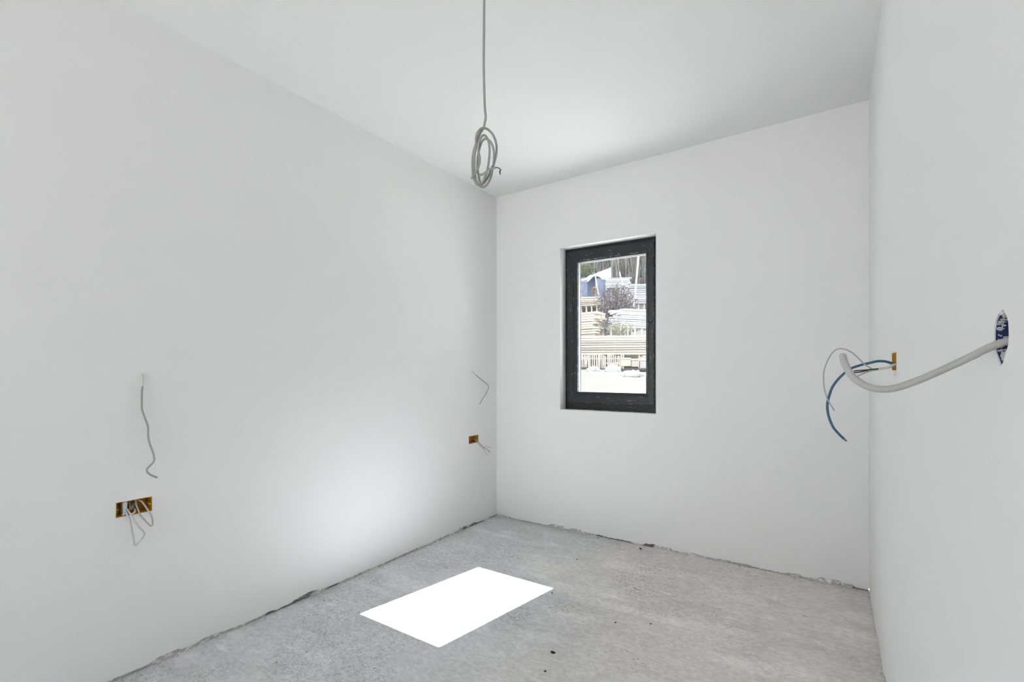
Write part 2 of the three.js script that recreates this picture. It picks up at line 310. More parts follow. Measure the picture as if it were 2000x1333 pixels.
// ---------------------------------------------------------------- flush boxes in the walls
function flushBox(partition) {                                // local x along the wall, z out of the wall
  const t = 0.002, d = 0.043, g = new THREE.Group();
  part('back_plate', box(-BW, BW, -BH, BH, -d, -d + t), mustardDark, g);
  part('shell', plain([box(-BW, BW, BH - t, BH, -d, 0.0012), box(-BW, BW, -BH, -BH + t, -d, 0.0012), box(-BW, -BW + t, -BH, BH, -d, 0.0012), box(BW - t, BW, -BH, BH, -d, 0.0012)]), mustardMat, g);
  for (const s of [-1, 1]) {
    const lug = new THREE.CylinderGeometry(0.0042, 0.0042, 0.02, 14); lug.rotateX(PI / 2); lug.translate(s * (BW - 0.006), 0, -0.012); const l = part('screw_lug', lug, mustardMat, g);
    const hole_ = new THREE.CylinderGeometry(0.0017, 0.0017, 0.001, 10); hole_.rotateX(PI / 2); hole_.translate(s * (BW - 0.006), 0, -0.0018); part('screw_hole', hole_, smearMat, l);
  }
  if (partition) part('plaster_smear', plain([box(-0.0355, -0.0225, -BH + 0.002, BH - 0.002, -0.03, -0.002), lumpAt(31, -0.029, -0.0215, -0.004, 0.009, 0.006, 0.004), lumpAt(32, -0.028, 0.02, -0.004, 0.007, 0.007, 0.004)]), smearMat, g, 'white plaster smear on the box');
  return g;
}
function lumpAt(seed, x, y, z, sx, sy, sz) { const g = lump(seed, sx, sy, sz, 1); g.translate(x, y, z); g.setAttribute('uv', new THREE.Float32BufferAttribute(new Float32Array(g.attributes.position.count * 2), 2)); return g; }
const boxes = 'mustard flush boxes in the walls';
function placeBox(g, x, y, z, turn, label) { g.name = numbered('flush_box'); g.position.set(x, y, z); g.rotation.y = turn; scene.add(g); return tag(g, label, 'electrical box', boxes); }
const plainBox = flushBox(false);
placeBox(flushBox(true), 0, LEFT_BOX.y, LEFT_BOX.z, PI / 2, 'mustard flush box with a white smear and bent cable loops on the left wall');
placeBox(plainBox, 0, FAR_BOX.y, FAR_BOX.z, PI / 2, 'small mustard flush box by the far corner with one split cable hanging out');
placeBox(plainBox.clone(), W, RIGHT_BOX.y, RIGHT_BOX.z, -PI / 2, 'mustard flush box on the right wall with a blue wire coming out');
{ // round blue box in the right wall
  const g = thing('round_box', V(W, ROUND.y, ROUND.z), 'dark blue round flush box in a ragged hole of the right wall', 'electrical box', undefined, -PI / 2);
  const ring = (k) => HOLE_EDGE.map(([z, y]) => new THREE.Vector2((z - ROUND.z) * k, (y - ROUND.y) * k)), wall = new THREE.Shape(ring(0.99));
  wall.holes.push(new THREE.Path(ring(0.945)));
  const cup = new THREE.ExtrudeGeometry(wall, { depth: 0.041, bevelEnabled: false }); cup.translate(0, 0, -0.0425);
  const bottom = new THREE.ExtrudeGeometry(new THREE.Shape(ring(0.985)), { depth: 0.0015, bevelEnabled: false }); bottom.translate(0, 0, -0.0443);
  part('cup', cup, boxBlue, g); part('back_plate', bottom, boxBlue, g);
  const r = rng(5), list = [], rim = ring(0.93);
  for (let i = 0; i < 40; i++) { const k = 9 + 4.6 * r(), j = Math.floor(k), q = rim[j % 14].clone().lerp(rim[(j + 1) % 14], k - j); list.push(lumpAt(100 + i, q.x, q.y, -0.003 - r() * r() * 0.014, 0.0013, 0.0008 + 0.0026 * r() * r(), 0.0008 + 0.002 * r())); }
  for (const [j, z, sx, sy] of [[8.2, -0.014, 0.006, 0.007], [7.4, -0.012, 0.007, 0.006], [6.6, -0.01, 0.005, 0.006], [7.8, -0.022, 0.007, 0.006], [0.2, -0.004, 0.003, 0.0035]]) { const i = Math.floor(j), q = ring(0.9)[i].lerp(ring(0.9)[(i + 1) % 14], j - i); list.push(lumpAt(60 + i + Math.round(-z * 1000), q.x, q.y, z, sx, sy, 0.007)); }
  list.push(lumpAt(71, -0.002, -0.0235, -0.006, 0.015, 0.006, 0.004), lumpAt(72, 0.0, -0.0285, -0.005, 0.009, 0.005, 0.003), lumpAt(73, -0.012, -0.0195, -0.006, 0.009, 0.005, 0.004));
  part('plaster_smear', plain(list), smearMat, g, 'white plaster splashed inside the box');
}

// ---------------------------------------------------------------- cables
function cableThing(name, at, label, group) { return thing(name, V(...at), label, 'cable', group); }
{ // ceiling cable with its coil, in a plane that faces the camera
  const RIGHT = V(Math.cos(YAW), 0, -Math.sin(YAW)), top = V(1.257, lean(1.257), 1.854), t = cableThing('hanging_cable', top.toArray(), 'long grey cable hanging from the ceiling and wound into a loose coil');
  t.rotation.y = YAW;
  const R = 0.0044, drop = 2.0439 - top.y, at = (l) => l.map(([u, v, o]) => [u, v + drop, o]);
  part('drop', cable([[0.0, 0.02, 0], [0.001, -0.08, 0], [0.0005, -0.2, 0], [-0.001, -0.33, 0], [0.0005, -0.42, 0], [0.003, -0.5, 0], ...at([[0.006, 0.0399, 0], [0.0043, 0.0257, 0], [0.0019, 0.0115, 0]])], R), cableGrey, t);
  part('coil', cable(at([[0.0043, 0.0257, 0], [0.0019, 0.0115, 0], [-0.0007, -0.0007, 0.002], [-0.0058, -0.0119, 0.006], [-0.0129, -0.0251, 0.01], [-0.019, -0.0413, 0.012], [-0.0261, -0.0596, 0.012], [-0.0332, -0.0799, 0.012], [-0.0379, -0.1022, 0.01], [-0.0399, -0.1245, 0.008], [-0.0399, -0.1489, 0.006], [-0.0387, -0.1672, 0.002], [-0.0342, -0.1824, -0.004], [-0.0261, -0.1956, -0.008], [-0.016, -0.1986, -0.01],
    [-0.0058, -0.1935, -0.012], [0.0043, -0.1834, -0.012], [0.0145, -0.1672, -0.012], [0.0246, -0.1469, -0.012], [0.0338, -0.1245, -0.012], [0.0399, -0.1022, -0.012], [0.0439, -0.0799, -0.012], [0.0439, -0.0575, -0.012], [0.0399, -0.0393, -0.01], [0.0317, -0.022, -0.006], [0.0206, -0.0108, -0.002], [0.0084, -0.0052, 0.004], [-0.0038, -0.0072, 0.012], [-0.0139, -0.0159, 0.018], [-0.0221, -0.0291, 0.02],
    [-0.0265, -0.0474, 0.02], [-0.0261, -0.0636, 0.02], [-0.0277, -0.0799, 0.018], [-0.0312, -0.1022, 0.018], [-0.0322, -0.1245, 0.018], [-0.0318, -0.1489, 0.016], [-0.0302, -0.1732, 0.012], [-0.0251, -0.1915, 0.006], [-0.016, -0.2037, 0], [-0.0048, -0.2078, -0.004], [0.0064, -0.2017, -0.006], [0.0165, -0.1875, -0.008], [0.0246, -0.1672, -0.008], [0.0297, -0.1448, -0.006], [0.0338, -0.1225, -0.004], [0.0352, -0.1022, -0.002],
    [0.0352, -0.0839, 0], [0.0317, -0.0677, 0.004], [0.0246, -0.0545, 0.008], [0.0145, -0.0464, 0.012], [0.0043, -0.0458, 0.014], [-0.0048, -0.0535, 0.014], [-0.0119, -0.0677, 0.012], [-0.017, -0.086, 0.01], [-0.0204, -0.1063, 0.008], [-0.0225, -0.1286, 0.006], [-0.0216, -0.1509, 0.002], [-0.0184, -0.1712, -0.002], [-0.0139, -0.1895, -0.004], [-0.0078, -0.1956, -0.004], [-0.0018, -0.1895, 0], [0.0043, -0.1732, 0.002],
    [0.0104, -0.157, 0.002], [0.0155, -0.1326, 0.002], [0.0185, -0.1083, 0.002], [0.02, -0.0839, 0.004], [0.019, -0.0636, 0.006], [0.0145, -0.0454, 0.01], [0.0064, -0.0352, 0.014], [-0.0018, -0.0352, 0.018], [-0.0089, -0.0433, 0.02], [-0.0149, -0.0575, 0.022], [-0.0184, -0.0758, 0.022], [-0.0176, -0.0941, 0.022], [-0.0139, -0.1123, 0.024], [-0.0133, -0.1306, 0.024], [-0.018, -0.1489, 0.024],
    [-0.0261, -0.1672, 0.024], [-0.0353, -0.1783, 0.022], [-0.0424, -0.1864, 0.02]]), R * 0.92, V(0, 0, 0), 10, 5), cableGrey, t);
  const tail = part('tail', cable(at([[-0.0129, -0.1763, 0.026], [-0.0018, -0.1743, 0.026], [0.0104, -0.1661, 0.026], [0.0226, -0.157, 0.026], [0.0328, -0.1519, 0.026], [0.0419, -0.1519, 0.026]]), R * 0.9), cableGrey, t);
  part('conductor', cable(at([[0.0267, -0.1458, 0.024], [0.0388, -0.1499, 0.026], [0.047, -0.1509, 0.026], [0.0561, -0.155, 0.026], [0.0612, -0.1601, 0.026], [0.0571, -0.1621, 0.026], [0.0587, -0.1672, 0.026], [0.0561, -0.1702, 0.026], [0.0591, -0.1753, 0.026]]), 0.0013), wireBlack, tail, 'thin black wire end');
  part('conductor', cable(at([[0.0388, -0.1529, 0.028], [0.047, -0.1525, 0.028], [0.0551, -0.155, 0.03], [0.0581, -0.1611, 0.03], [0.0557, -0.1661, 0.03], [0.0583, -0.1712, 0.03], [0.0571, -0.1743, 0.03]]), 0.0013), wireBlack, tail, 'thin black wire end');
}
function strand(t, name, pts, r, m, label, per = 6) { return part(name, cable(pts, r, t.position, 10, per), m, t, label); }
{
  const t = cableThing('wall_cable', [0, 1.172, 2.434], 'thin grey cable dropping from the left wall above the box with cable loops');
  strand(t, 'bare_end', [[-0.02, 1.176, 2.4345], [-0.004, 1.174, 2.434], [0.006, 1.167, 2.433], [0.01, 1.139, 2.432], [0.0115, 1.122, 2.434]], 0.0034, wireWhite, 'white painted upper end');
  strand(t, 'sheath', [[0.0112, 1.126, 2.4335], [0.012, 1.112, 2.435], [0.012, 1.086, 2.436], [0.012, 1.059, 2.436], [0.014, 1.037, 2.436], [0.016, 1.01, 2.43], [0.018, 0.983, 2.422], [0.018, 0.96, 2.417], [0.018, 0.933, 2.417], [0.02, 0.91, 2.415], [0.022, 0.887, 2.41], [0.024, 0.863, 2.403], [0.026, 0.84, 2.399], [0.028, 0.827, 2.401], [0.03, 0.815, 2.411], [0.032, 0.804, 2.423], [0.034, 0.796, 2.427], [0.036, 0.786, 2.424], [0.04, 0.774, 2.413], [0.045, 0.763, 2.396]], 0.0036, cableGrey);
}
{
  const t = cableThing('wall_cable', [0, 1.193, 0.335], 'thin grey bent cable sticking out of the left wall near the far corner');
  strand(t, 'bare_end', [[-0.02, 1.2, 0.338], [-0.006, 1.192, 0.334], [0.01, 1.17, 0.32], [0.019, 1.153, 0.298]], 0.0026, wireWhite, 'white painted upper end');
  strand(t, 'sheath', [[0.018, 1.155, 0.3], [0.02, 1.151, 0.295], [0.03, 1.118, 0.25], [0.04, 1.091, 0.204], [0.045, 1.074, 0.183], [0.05, 1.053, 0.182], [0.05, 1.026, 0.196], [0.05, 0.995, 0.227], [0.05, 0.964, 0.262], [0.05, 0.932, 0.293]], 0.0036, cableGrey);
}
{
  const t = cableThing('cable_loop', [0, 0.654, 2.484], 'white cable bent into a long triangular loop under the left flush box');
  strand(t, 'sheath', [[-0.034, 0.658, 2.482], [-0.02, 0.656, 2.484], [0, 0.644, 2.484], [0.015, 0.627, 2.482], [0.025, 0.605, 2.478], [0.03, 0.57, 2.474], [0.03, 0.538, 2.469], [0.03, 0.515, 2.4665], [0.0305, 0.5095, 2.463], [0.035, 0.52, 2.455], [0.04, 0.534, 2.445], [0.0445, 0.547, 2.439], [0.045, 0.557, 2.44], [0.042, 0.576, 2.451], [0.036, 0.604, 2.466], [0.026, 0.625, 2.473], [0.01, 0.64, 2.476], [-0.02, 0.65, 2.475], [-0.034, 0.652, 2.474]], 0.0032, cableLight);
}
{
  const t = cableThing('cable_loop', [0, 0.675, 2.435], 'pinkish grey cable bent into a short loop out of the left flush box');
  strand(t, 'sheath', [[-0.034, 0.668, 2.437], [-0.02, 0.6725, 2.436], [0, 0.668, 2.431], [0.01, 0.648, 2.422], [0.02, 0.628, 2.415], [0.028, 0.612, 2.41], [0.03, 0.592, 2.406], [0.03, 0.577, 2.406], [0.03, 0.572, 2.411], [0.03, 0.583, 2.42], [0.025, 0.609, 2.436], [0.015, 0.624, 2.443], [0, 0.643, 2.445], [-0.015, 0.661, 2.447], [-0.034, 0.668, 2.446]], 0.0029, wirePink);
}
{
  const t = cableThing('wire_tangle', [0, 0.66, 2.46], 'short olive and cream wires curled inside the left flush box between the two loops');
  strand(t, 'hooked_wire', [[-0.035, 0.653, 2.482], [-0.02, 0.65, 2.479], [-0.005, 0.641, 2.475], [0.005, 0.631, 2.468], [0.005, 0.633, 2.459], [-0.005, 0.64, 2.452], [-0.034, 0.65, 2.449]], 0.003, wireWhite);
  strand(t, 'olive_wire', [[-0.036, 0.655, 2.472], [-0.03, 0.672, 2.464], [-0.012, 0.66, 2.466], [-0.006, 0.645, 2.469]], 0.003, wireOlive);
  strand(t, 'olive_wire', [[-0.036, 0.668, 2.453], [-0.022, 0.664, 2.452], [-0.008, 0.652, 2.46], [-0.006, 0.644, 2.466]], 0.003, wireOlive);
  strand(t, 'grey_wire', [[-0.036, 0.674, 2.444], [-0.018, 0.672, 2.446], [-0.008, 0.66, 2.447]], 0.003, cableMid);
}
{
  const t = cableThing('outlet_cable', [0, 0.652, 0.262], 'white cable with split thin wire ends hanging from the far corner flush box');
  const a = strand(t, 'sheath', [[-0.04, 0.655, 0.268], [-0.02, 0.655, 0.266], [0, 0.641, 0.272], [0.03, 0.616, 0.27], [0.055, 0.587, 0.254]], 0.0036, cablePale);
  strand(t, 'sheath', [[-0.04, 0.658, 0.256], [-0.02, 0.657, 0.252], [0, 0.638, 0.25], [0.03, 0.616, 0.25], [0.055, 0.598, 0.249]], 0.003, cablePale);
  for (const [k, p] of [[[0.05, 0.601, 0.249], [0.055, 0.595, 0.249], [0.062, 0.602, 0.234], [0.07, 0.593, 0.205], [0.075, 0.585, 0.181]], [[0.05, 0.6, 0.249], [0.055, 0.595, 0.249], [0.062, 0.587, 0.229], [0.07, 0.569, 0.205], [0.075, 0.558, 0.201]], [[0.05, 0.594, 0.251], [0.055, 0.589, 0.249], [0.062, 0.574, 0.224], [0.07, 0.561, 0.205], [0.075, 0.548, 0.186]], [[0.05, 0.592, 0.256], [0.055, 0.587, 0.254], [0.062, 0.558, 0.234], [0.07, 0.531, 0.22]]].entries())
    part('conductor', cable(p, 0.0017, t.position), [cableGrey, cableDark, cableMid, cablePale][k], a);
}
{
  const t = cableThing('outlet_cable', [W, 1.21, 1.245], 'white cable with blue, black and white wires fanning out of the right wall box');
  strand(t, 'sheath', [[W + 0.034, 1.212, 1.25], [2.449, 1.208, 1.25], [2.437, 1.202, 1.25], [2.425, 1.197, 1.25], [2.41, 1.194, 1.25], [2.398, 1.1915, 1.25]], 0.0042, wireWhite);
  strand(t, 'blue_wire', [[W + 0.034, 1.212, 1.243], [2.449, 1.21, 1.244], [2.438, 1.213, 1.245], [2.423, 1.218, 1.245], [2.404, 1.219, 1.245], [2.385, 1.214, 1.25], [2.366, 1.209, 1.25], [2.347, 1.202, 1.25], [2.334, 1.196, 1.25], [2.318, 1.183, 1.25], [2.298, 1.16, 1.25], [2.281, 1.132, 1.25], [2.272, 1.103, 1.25], [2.267, 1.079, 1.25], [2.267, 1.054, 1.25], [2.272, 1.026, 1.25], [2.284, 0.995, 1.25], [2.301, 0.972, 1.25], [2.313, 0.959, 1.25]], 0.0042, wireBlue, 'long blue wire hanging in an arc');
  strand(t, 'bare_tip', [[2.309, 0.963, 1.25], [2.32, 0.952, 1.25]], 0.0028, cableDark);
  strand(t, 'white_wire', [[2.405, 1.194, 1.25], [2.398, 1.192, 1.25], [2.385, 1.196, 1.253], [2.366, 1.212, 1.256], [2.353, 1.228, 1.259], [2.337, 1.246, 1.262], [2.321, 1.257, 1.265], [2.304, 1.262, 1.268], [2.291, 1.258, 1.271], [2.276, 1.241, 1.274], [2.264, 1.213, 1.277], [2.257, 1.185, 1.28], [2.256, 1.156, 1.283], [2.258, 1.129, 1.286], [2.264, 1.101, 1.289], [2.274, 1.078, 1.292], [2.286, 1.056, 1.295]], 0.0021, cablePale, 'thin white wire looping up and over');
  strand(t, 'black_wire', [[2.405, 1.193, 1.25], [2.398, 1.192, 1.25], [2.379, 1.189, 1.25], [2.36, 1.184, 1.25], [2.339, 1.181, 1.25]], 0.0021, wireBlack, 'short black wire');
  strand(t, 'black_wire', [[2.405, 1.194, 1.254], [2.397, 1.193, 1.255], [2.378, 1.191, 1.255], [2.359, 1.189, 1.255], [2.34, 1.187, 1.255]], 0.0021, wireBlack, 'short black wire');
  strand(t, 'green_wire', [[2.404, 1.191, 1.252], [2.394, 1.1885, 1.2535], [2.387, 1.1885, 1.2535], [2.38, 1.1875, 1.2535]], 0.0019, wireGreen, 'short yellow green wire');
  strand(t, 'grey_wire', [[2.403, 1.191, 1.251], [2.394, 1.189, 1.252], [2.379, 1.185, 1.252], [2.363, 1.177, 1.252], [2.35, 1.169, 1.252]], 0.0021, cableGrey, 'short grey wire');
}
{
  const t = cableThing('thick_cable', [2.447, 1.218, 2.376], 'thick grey cable curving out of the blue round box into the room');
  const p = [[2.478, 1.2315, 2.405], [2.462, 1.2275, 2.413], [2.4475, 1.2225, 2.413], [2.438, 1.217, 2.4], [2.424, 1.2065, 2.387], [2.405, 1.194, 2.378], [2.374, 1.1765, 2.383], [2.345, 1.1645, 2.385], [2.321, 1.1665, 2.386], [2.302, 1.181, 2.383], [2.2935, 1.1995, 2.376], [2.291, 1.211, 2.369]];
  const s = part('sheath', cable(p, 0.0047, t.position, 18, 8), cablePale, t);
  for (const [a, b] of [[0.0018, 0.0008], [-0.0018, 0.0008], [0, -0.0018]]) part('conductor', cable([[2.2925 + a * 0.8, 1.205, 2.373 + b], [2.2912 + a * 0.8, 1.2115, 2.3695 + b], [2.2906 + a * 0.8, 1.2135, 2.368 + b]], 0.0013, t.position, 8), copper, s, 'cut copper conductor');
}

// ---------------------------------------------------------------- bits of dirt lying on the floor
const bitGroup = 'dark bits of dirt on the concrete floor', bitMat = mat(lin(0.018, 0.017, 0.016), 0.85), bitBrown = mat(lin(0.12, 0.1, 0.08), 0.9);
for (const [x, z, s, m, label] of [
  [0.9, 0.03, 0.006, bitMat, 'dark crumb lying against the back wall, below the left side of the window'], [1.222, 0.075, 0.009, bitMat, 'black crumb close to the back wall, below the right side of the window'],
  [1.303, 1.433, 0.009, bitMat, 'elongated black crumb alone on the bare floor right of the sunlit patch'], [1.038, 0.957, 0.006, bitBrown, 'brown crumb just outside the right corner of the sunlit patch'],
  [0.948, 0.468, 0.006, bitBrown, 'flat brown chip on the floor between the sunlit patch and the window wall'], [1.432, 1.058, 0.006, bitBrown, 'brown chip in the pitted part of the floor, the left one of two'],
  [1.573, 0.975, 0.0055, bitMat, 'small black chip in the pitted part of the floor, the right one of two'], [1.337, 1.558, 0.005, bitMat, 'tiny black chip on the floor nearest to the camera'],
]) {
  const g = lump(Math.round(x * 1000), s * 1.15, s * 0.5, s * 0.6, 1); g.rotateY(x * 5);
  g.computeBoundingBox(); g.translate(0, -g.boundingBox.min.y, 0);
  solo('dirt_crumb', g, m, label, 'crumb', bitGroup, V(x, 0, z));
}

// ---------------------------------------------------------------- the yard and the slope outside
const FWD = V(-Math.sin(YAW), 0, -Math.cos(YAW)), RGT = V(Math.cos(YAW), 0, -Math.sin(YAW));
const out = (px, py, d) => EYE.clone().addScaledVector(FWD, d).addScaledVector(RGT, (px - 1000) / FOCAL * d).add(V(0, (HORIZON - py) / FOCAL * d, 0));   // surveyed point: bearing, height, distance
const FACE = YAW - 0.2;                                       // things that face the house
const RISES = [[-60, -0.15], [7, -0.15], [14, 0.5], [21.5, 1.15], [24, 1.5], [30, 3.1], [38, 6.1], [48, 10.5], [62, 18], [85, 32]];
function ground(x, z) {
  const d = (x - EYE.x) * FWD.x + (z - EYE.z) * FWD.z; let y = RISES.at(-1)[1];
  for (let i = 1; i < RISES.length; i++) if (d < RISES[i][0]) { const [a, ya] = RISES[i - 1], [b, yb] = RISES[i]; y = mix(ya, yb, (d - a) / (b - a)); break; }
  return y + smooth(9, 16, d) * 0.35 * (fbm(x * 0.5 + 40, z * 0.5 + 40, 3) - 0.5);
}
{
  const n = 150, S = 130, g = new THREE.PlaneGeometry(S, S, n, n); g.rotateX(-PI / 2); g.translate(-15, 0, -22);
  const p = g.attributes.position, col = new Float32Array(p.count * 3);
  for (let i = 0; i < p.count; i++) {
    const x = p.getX(i), z = p.getZ(i), d = (x - EYE.x) * FWD.x + (z - EYE.z) * FWD.z, wood = smooth(33, 39, d), k = 0.85 + 0.3 * fbm(x * 0.8 + 60, z * 0.8 + 60, 3);
    const bounceApron = smooth(12, 8, d);                             // unseen pale ring added to bounce daylight indoors; bare soil beyond
    p.setY(i, ground(x, z)); col.set([0.1, 0.094, 0.089].map((c, j) => mix(mix(c, [0.05, 0.049, 0.046][j], wood), [0.68, 0.67, 0.65][j], bounceApron) * k), i * 3);
  }
  g.setAttribute('color', new THREE.BufferAttribute(col, 3)); g.computeVertexNormals();
  const y = struct('ground'); part('earth', g, new THREE.MeshPhysicalMaterial({ color: 0xffffff, roughness: 1, vertexColors: true, specularIntensity: 0 }), y);
}
const woodMats = [[0.5, 0.45, 0.39], [0.44, 0.395, 0.345], [0.56, 0.5, 0.43], [0.36, 0.33, 0.3]].map((c) => mat(lin(...c), 0.85));
const greyWood = [[0.38, 0.385, 0.4], [0.32, 0.33, 0.345], [0.44, 0.45, 0.46], [0.28, 0.29, 0.31]].map((c) => mat(lin(...c), 0.85));
const whiteWood = [[0.6, 0.61, 0.61], [0.5, 0.51, 0.52], [0.66, 0.67, 0.67], [0.4, 0.41, 0.42]].map((c) => mat(lin(...c), 0.85));
const plank = new RoundedBoxGeometry(1, 1, 1, 1, 0.06);
function boardStack(at, turn, len, tall, deep, layers, mats, seed, label, lift = 0) {
  const r = rng(seed), t = thing('board_stack', at, label, 'lumber stack', 'stacks of boards in the yard', turn), h = tall / layers;
  for (let k = 0; k < layers; k++) {
    const rows = 3, dd = deep / rows;
    if (k) for (const s of [-0.38, 0.02, 0.4]) { const m = part('sticker', plank, mats[3], t); m.scale.set(0.05, h * 0.24, deep * 0.96); m.position.set(s * len, lift + h * k + h * 0.12, -deep / 2); }
    for (let j = 0; j < rows; j++) {
      const l = len * (0.86 + 0.14 * r()), m = part('plank', plank, mats[Math.floor(r() * mats.length)], t);
      const th = h * (0.78 + 0.16 * r()); m.scale.set(l, th, dd * 0.97); m.position.set((r() - 0.5) * (len - l) * 1.4, lift + h * (k + 1) - th / 2, -dd * (j + 0.5) + (j ? 0 : (r() - 0.5) * 0.05)); m.rotation.y = (r() - 0.5) * 0.012;
    }
  }
  if (lift) for (const s of [-0.45, -0.27, -0.09, 0.09, 0.27, 0.45]) for (const z of [-0.12, -deep + 0.12]) { const m = part('prop_post', plank, mats[2], t); m.scale.set(0.07, lift + 0.5, 0.07); m.position.set(s * len, (lift - 0.5) / 2 + 0.012, z); }
  return t;
}
const grounded = (v) => v.setY(ground(v.x, v.z));
function onGround(px, d) { return grounded(out(px, 700, d)); }
{ const a = onGround(1196, 23); const lift = out(1196, 694, 23).y - a.y; boardStack(a, FACE, 4.6, 0.92, 1.3, 8, woodMats, 11, 'long low stack of beige boards raised on posts, nearest to the window', lift); }
{ const a = out(1128, 664, 27); boardStack(a, FACE - 0.5, 2.5, 1.5, 1.2, 11, woodMats, 12, 'tall stack of pale beige boards at the left, its layers slanting down to the right', 0.001).position.y = a.y; }
{ const a = out(1249, 642, 26.4); boardStack(a, FACE + 0.55, 2.5, 1.05, 1.2, 9, whiteWood, 13, 'stack of whitish boards at the right, its layers rising to the right', 0.001).position.y = a.y; }
{ const a = out(1150, 598, 33); boardStack(a, FACE, 2.0, 0.62, 1.2, 5, woodMats, 14, 'small far stack of cream boards on the left slope under the blue shelter', 0.001); }
{ const a = out(1253, 594, 33.8); boardStack(a, FACE + 0.06, 2.1, 1.4, 1.1, 9, greyWood, 15, 'far stack of grey boards behind the leaning pole', 0.001); }
{ const a = out(1207, 562, 36.3); boardStack(a, FACE, 1.9, 0.75, 0.7, 6, greyWood, 16, 'far stack of grey boards beside the blue shelter, partly behind the dry bush', 0.001); }
{ // timber blocks and pickets beside the nearest stack
  const blocks = 'timber blocks beside the nearest stack';
  for (const [px, py, d, w, h, c, label] of [[1222, 716, 21.5, 0.42, 0.42, [0.4, 0.4, 0.33], 'greenish timber block beside the white rubble'], [1240, 717, 21.5, 0.32, 0.4, [0.42, 0.36, 0.34], 'pinkish timber block between two others'], [1258, 720, 21.5, 0.4, 0.46, [0.4, 0.38, 0.38], 'greyish timber block at the right edge of the glass']]) {
    const a = out(px, py, d), t = thing('timber_block', a, label, 'timber block', blocks, FACE), m = mat(lin(...c), 0.9);
    const b = new RoundedBoxGeometry(w, h * 0.7, 0.4, 2, 0.02); b.translate(0, h * 0.35, 0); part('block', b, m, t);
    const s = new RoundedBoxGeometry(w * 1.04, h * 0.16, 0.44, 1, 0.01); s.translate(0, h * 0.8, 0); part('cover_board', s, woodMats[2], t);
  }
  const f = onGround(1172, 22.4), t = thing('picket_fence', f, 'low fence of thin pale pickets under the nearest stack of boards', 'fence', undefined, FACE), r = rng(3);
  for (let i = 0; i < 26; i++) { const m = part('picket', plank, woodMats[2], t), h = 0.62 + 0.16 * r(); m.scale.set(0.04 + 0.02 * r(), h, 0.03); m.position.set(-1.15 + i * 0.088 + (r() - 0.5) * 0.03, h / 2 - 0.08, (r() - 0.5) * 0.02); m.rotation.z = (r() - 0.5) * 0.12; }
  const rail = part('rail', plank, woodMats[1], t); rail.scale.set(2.4, 0.05, 0.03); rail.position.set(-0.02, 0.42, -0.035);
}
function heap(px, py, d, w, h, seed, label) {
  const g = new THREE.SphereGeometry(1, 26, 14), p = g.attributes.position;
  for (let i = 0; i < p.count; i++) { const x = p.getX(i), y = p.getY(i), z = p.getZ(i), k = 0.65 + 0.7 * fbm(x * 3 + seed, z * 3 + y * 2, 3); p.setXYZ(i, x * w * k, y * h * k, z * w * 0.6 * k); }
  const a = out(px, py, d);
  solo('rubble_heap', flat(g), mat(lin(0.38, 0.38, 0.385), 0.95), label, 'rubble', 'white rubble heaps in the yard', grounded(a).add(V(0, -0.08, 0)));
}
heap(1158, 716, 21.2, 0.34, 0.24, 1, 'low white rubble heap in front of the left pickets');
heap(1197, 716, 20.8, 0.4, 0.36, 2, 'white rubble heap in front of the right pickets, the largest one');
heap(1236, 726, 19.2, 0.5, 0.26, 3, 'white rubble heap below the timber blocks');
function foliage(n, sx, sy, sz, size, seed, leaf) {           // many small bent leaves in a rounded crown
  const r = rng(seed), pos = [], idx = [];
  for (let i = 0; i < n; i++) {
    let x, y, z; do { x = r() * 2 - 1; y = r() * 2 - 1; z = r() * 2 - 1; } while (x * x + y * y + z * z > 1);
    const q = new THREE.Quaternion().setFromEuler(new THREE.Euler(r() * 6.3, r() * 6.3, r() * 6.3)), s = size * (0.6 + 0.8 * r()), b = pos.length / 3;
    const k = 1 + 0.25 * (vnoise(x * 3 + seed, y * 3 + z * 2) - 0.5);
    for (const [u, v, w] of [[-0.5, 0, 0], [0, -0.28, 0.06], [0.5, 0, 0], [0, 0.28, 0.06]]) pos.push(...V(u * s, v * s * leaf, w * s).applyQuaternion(q).add(V(x * sx * k, (y * k + 1) * sy, z * sz * k)).toArray());
    idx.push(b, b + 1, b + 2, b, b + 2, b + 3);
  }
  const g = new THREE.BufferGeometry(); g.setAttribute('position', new THREE.Float32BufferAttribute(pos, 3)); g.setIndex(idx); return flat(g);
}
function stems(n, h, spread, r0, seed) {
  const r = rng(seed), list = [];
  for (let i = 0; i < n; i++) { const a = r() * 6.3, k = spread * Math.sqrt(r()); list.push(cable([[0.1 * Math.cos(a) * k, -0.3, 0.1 * Math.sin(a) * k], [0.4 * Math.cos(a) * k, h * 0.4, 0.4 * Math.sin(a) * k], [Math.cos(a) * k, h * (0.75 + 0.25 * r()), Math.sin(a) * k]], r0 * (0.6 + 0.6 * r()), V(0, 0, 0), 5, 2)); }
  return plain(list);
}
function bush(name, px, py, d, sx, sy, n, size, color, seed, label, leaf = 1) {
  const a = out(px, py, d); a.y = Math.max(a.y, ground(a.x, a.z));
  const t = thing(name, a, label, name === 'weed_clump' ? 'weeds' : 'bush', undefined, FACE);
  part('stems', stems(14, sy * 1.9, sx * 0.9, 0.014, seed), mat(lin(0.17, 0.14, 0.12), 0.9), t).userData.kind = 'stuff';
  part('foliage', foliage(n, sx, sy, sx * 0.7, size, seed, leaf), mat(color, 0.9, { side: THREE.DoubleSide }), t).userData.kind = 'stuff';
}
bush('dry_bush', 1203, 645, 30, 1.3, 1.4, 3800, 0.13, lin(0.15, 0.132, 0.145), 5, 'big dry purple grey bush between the stacks in the middle of the yard');
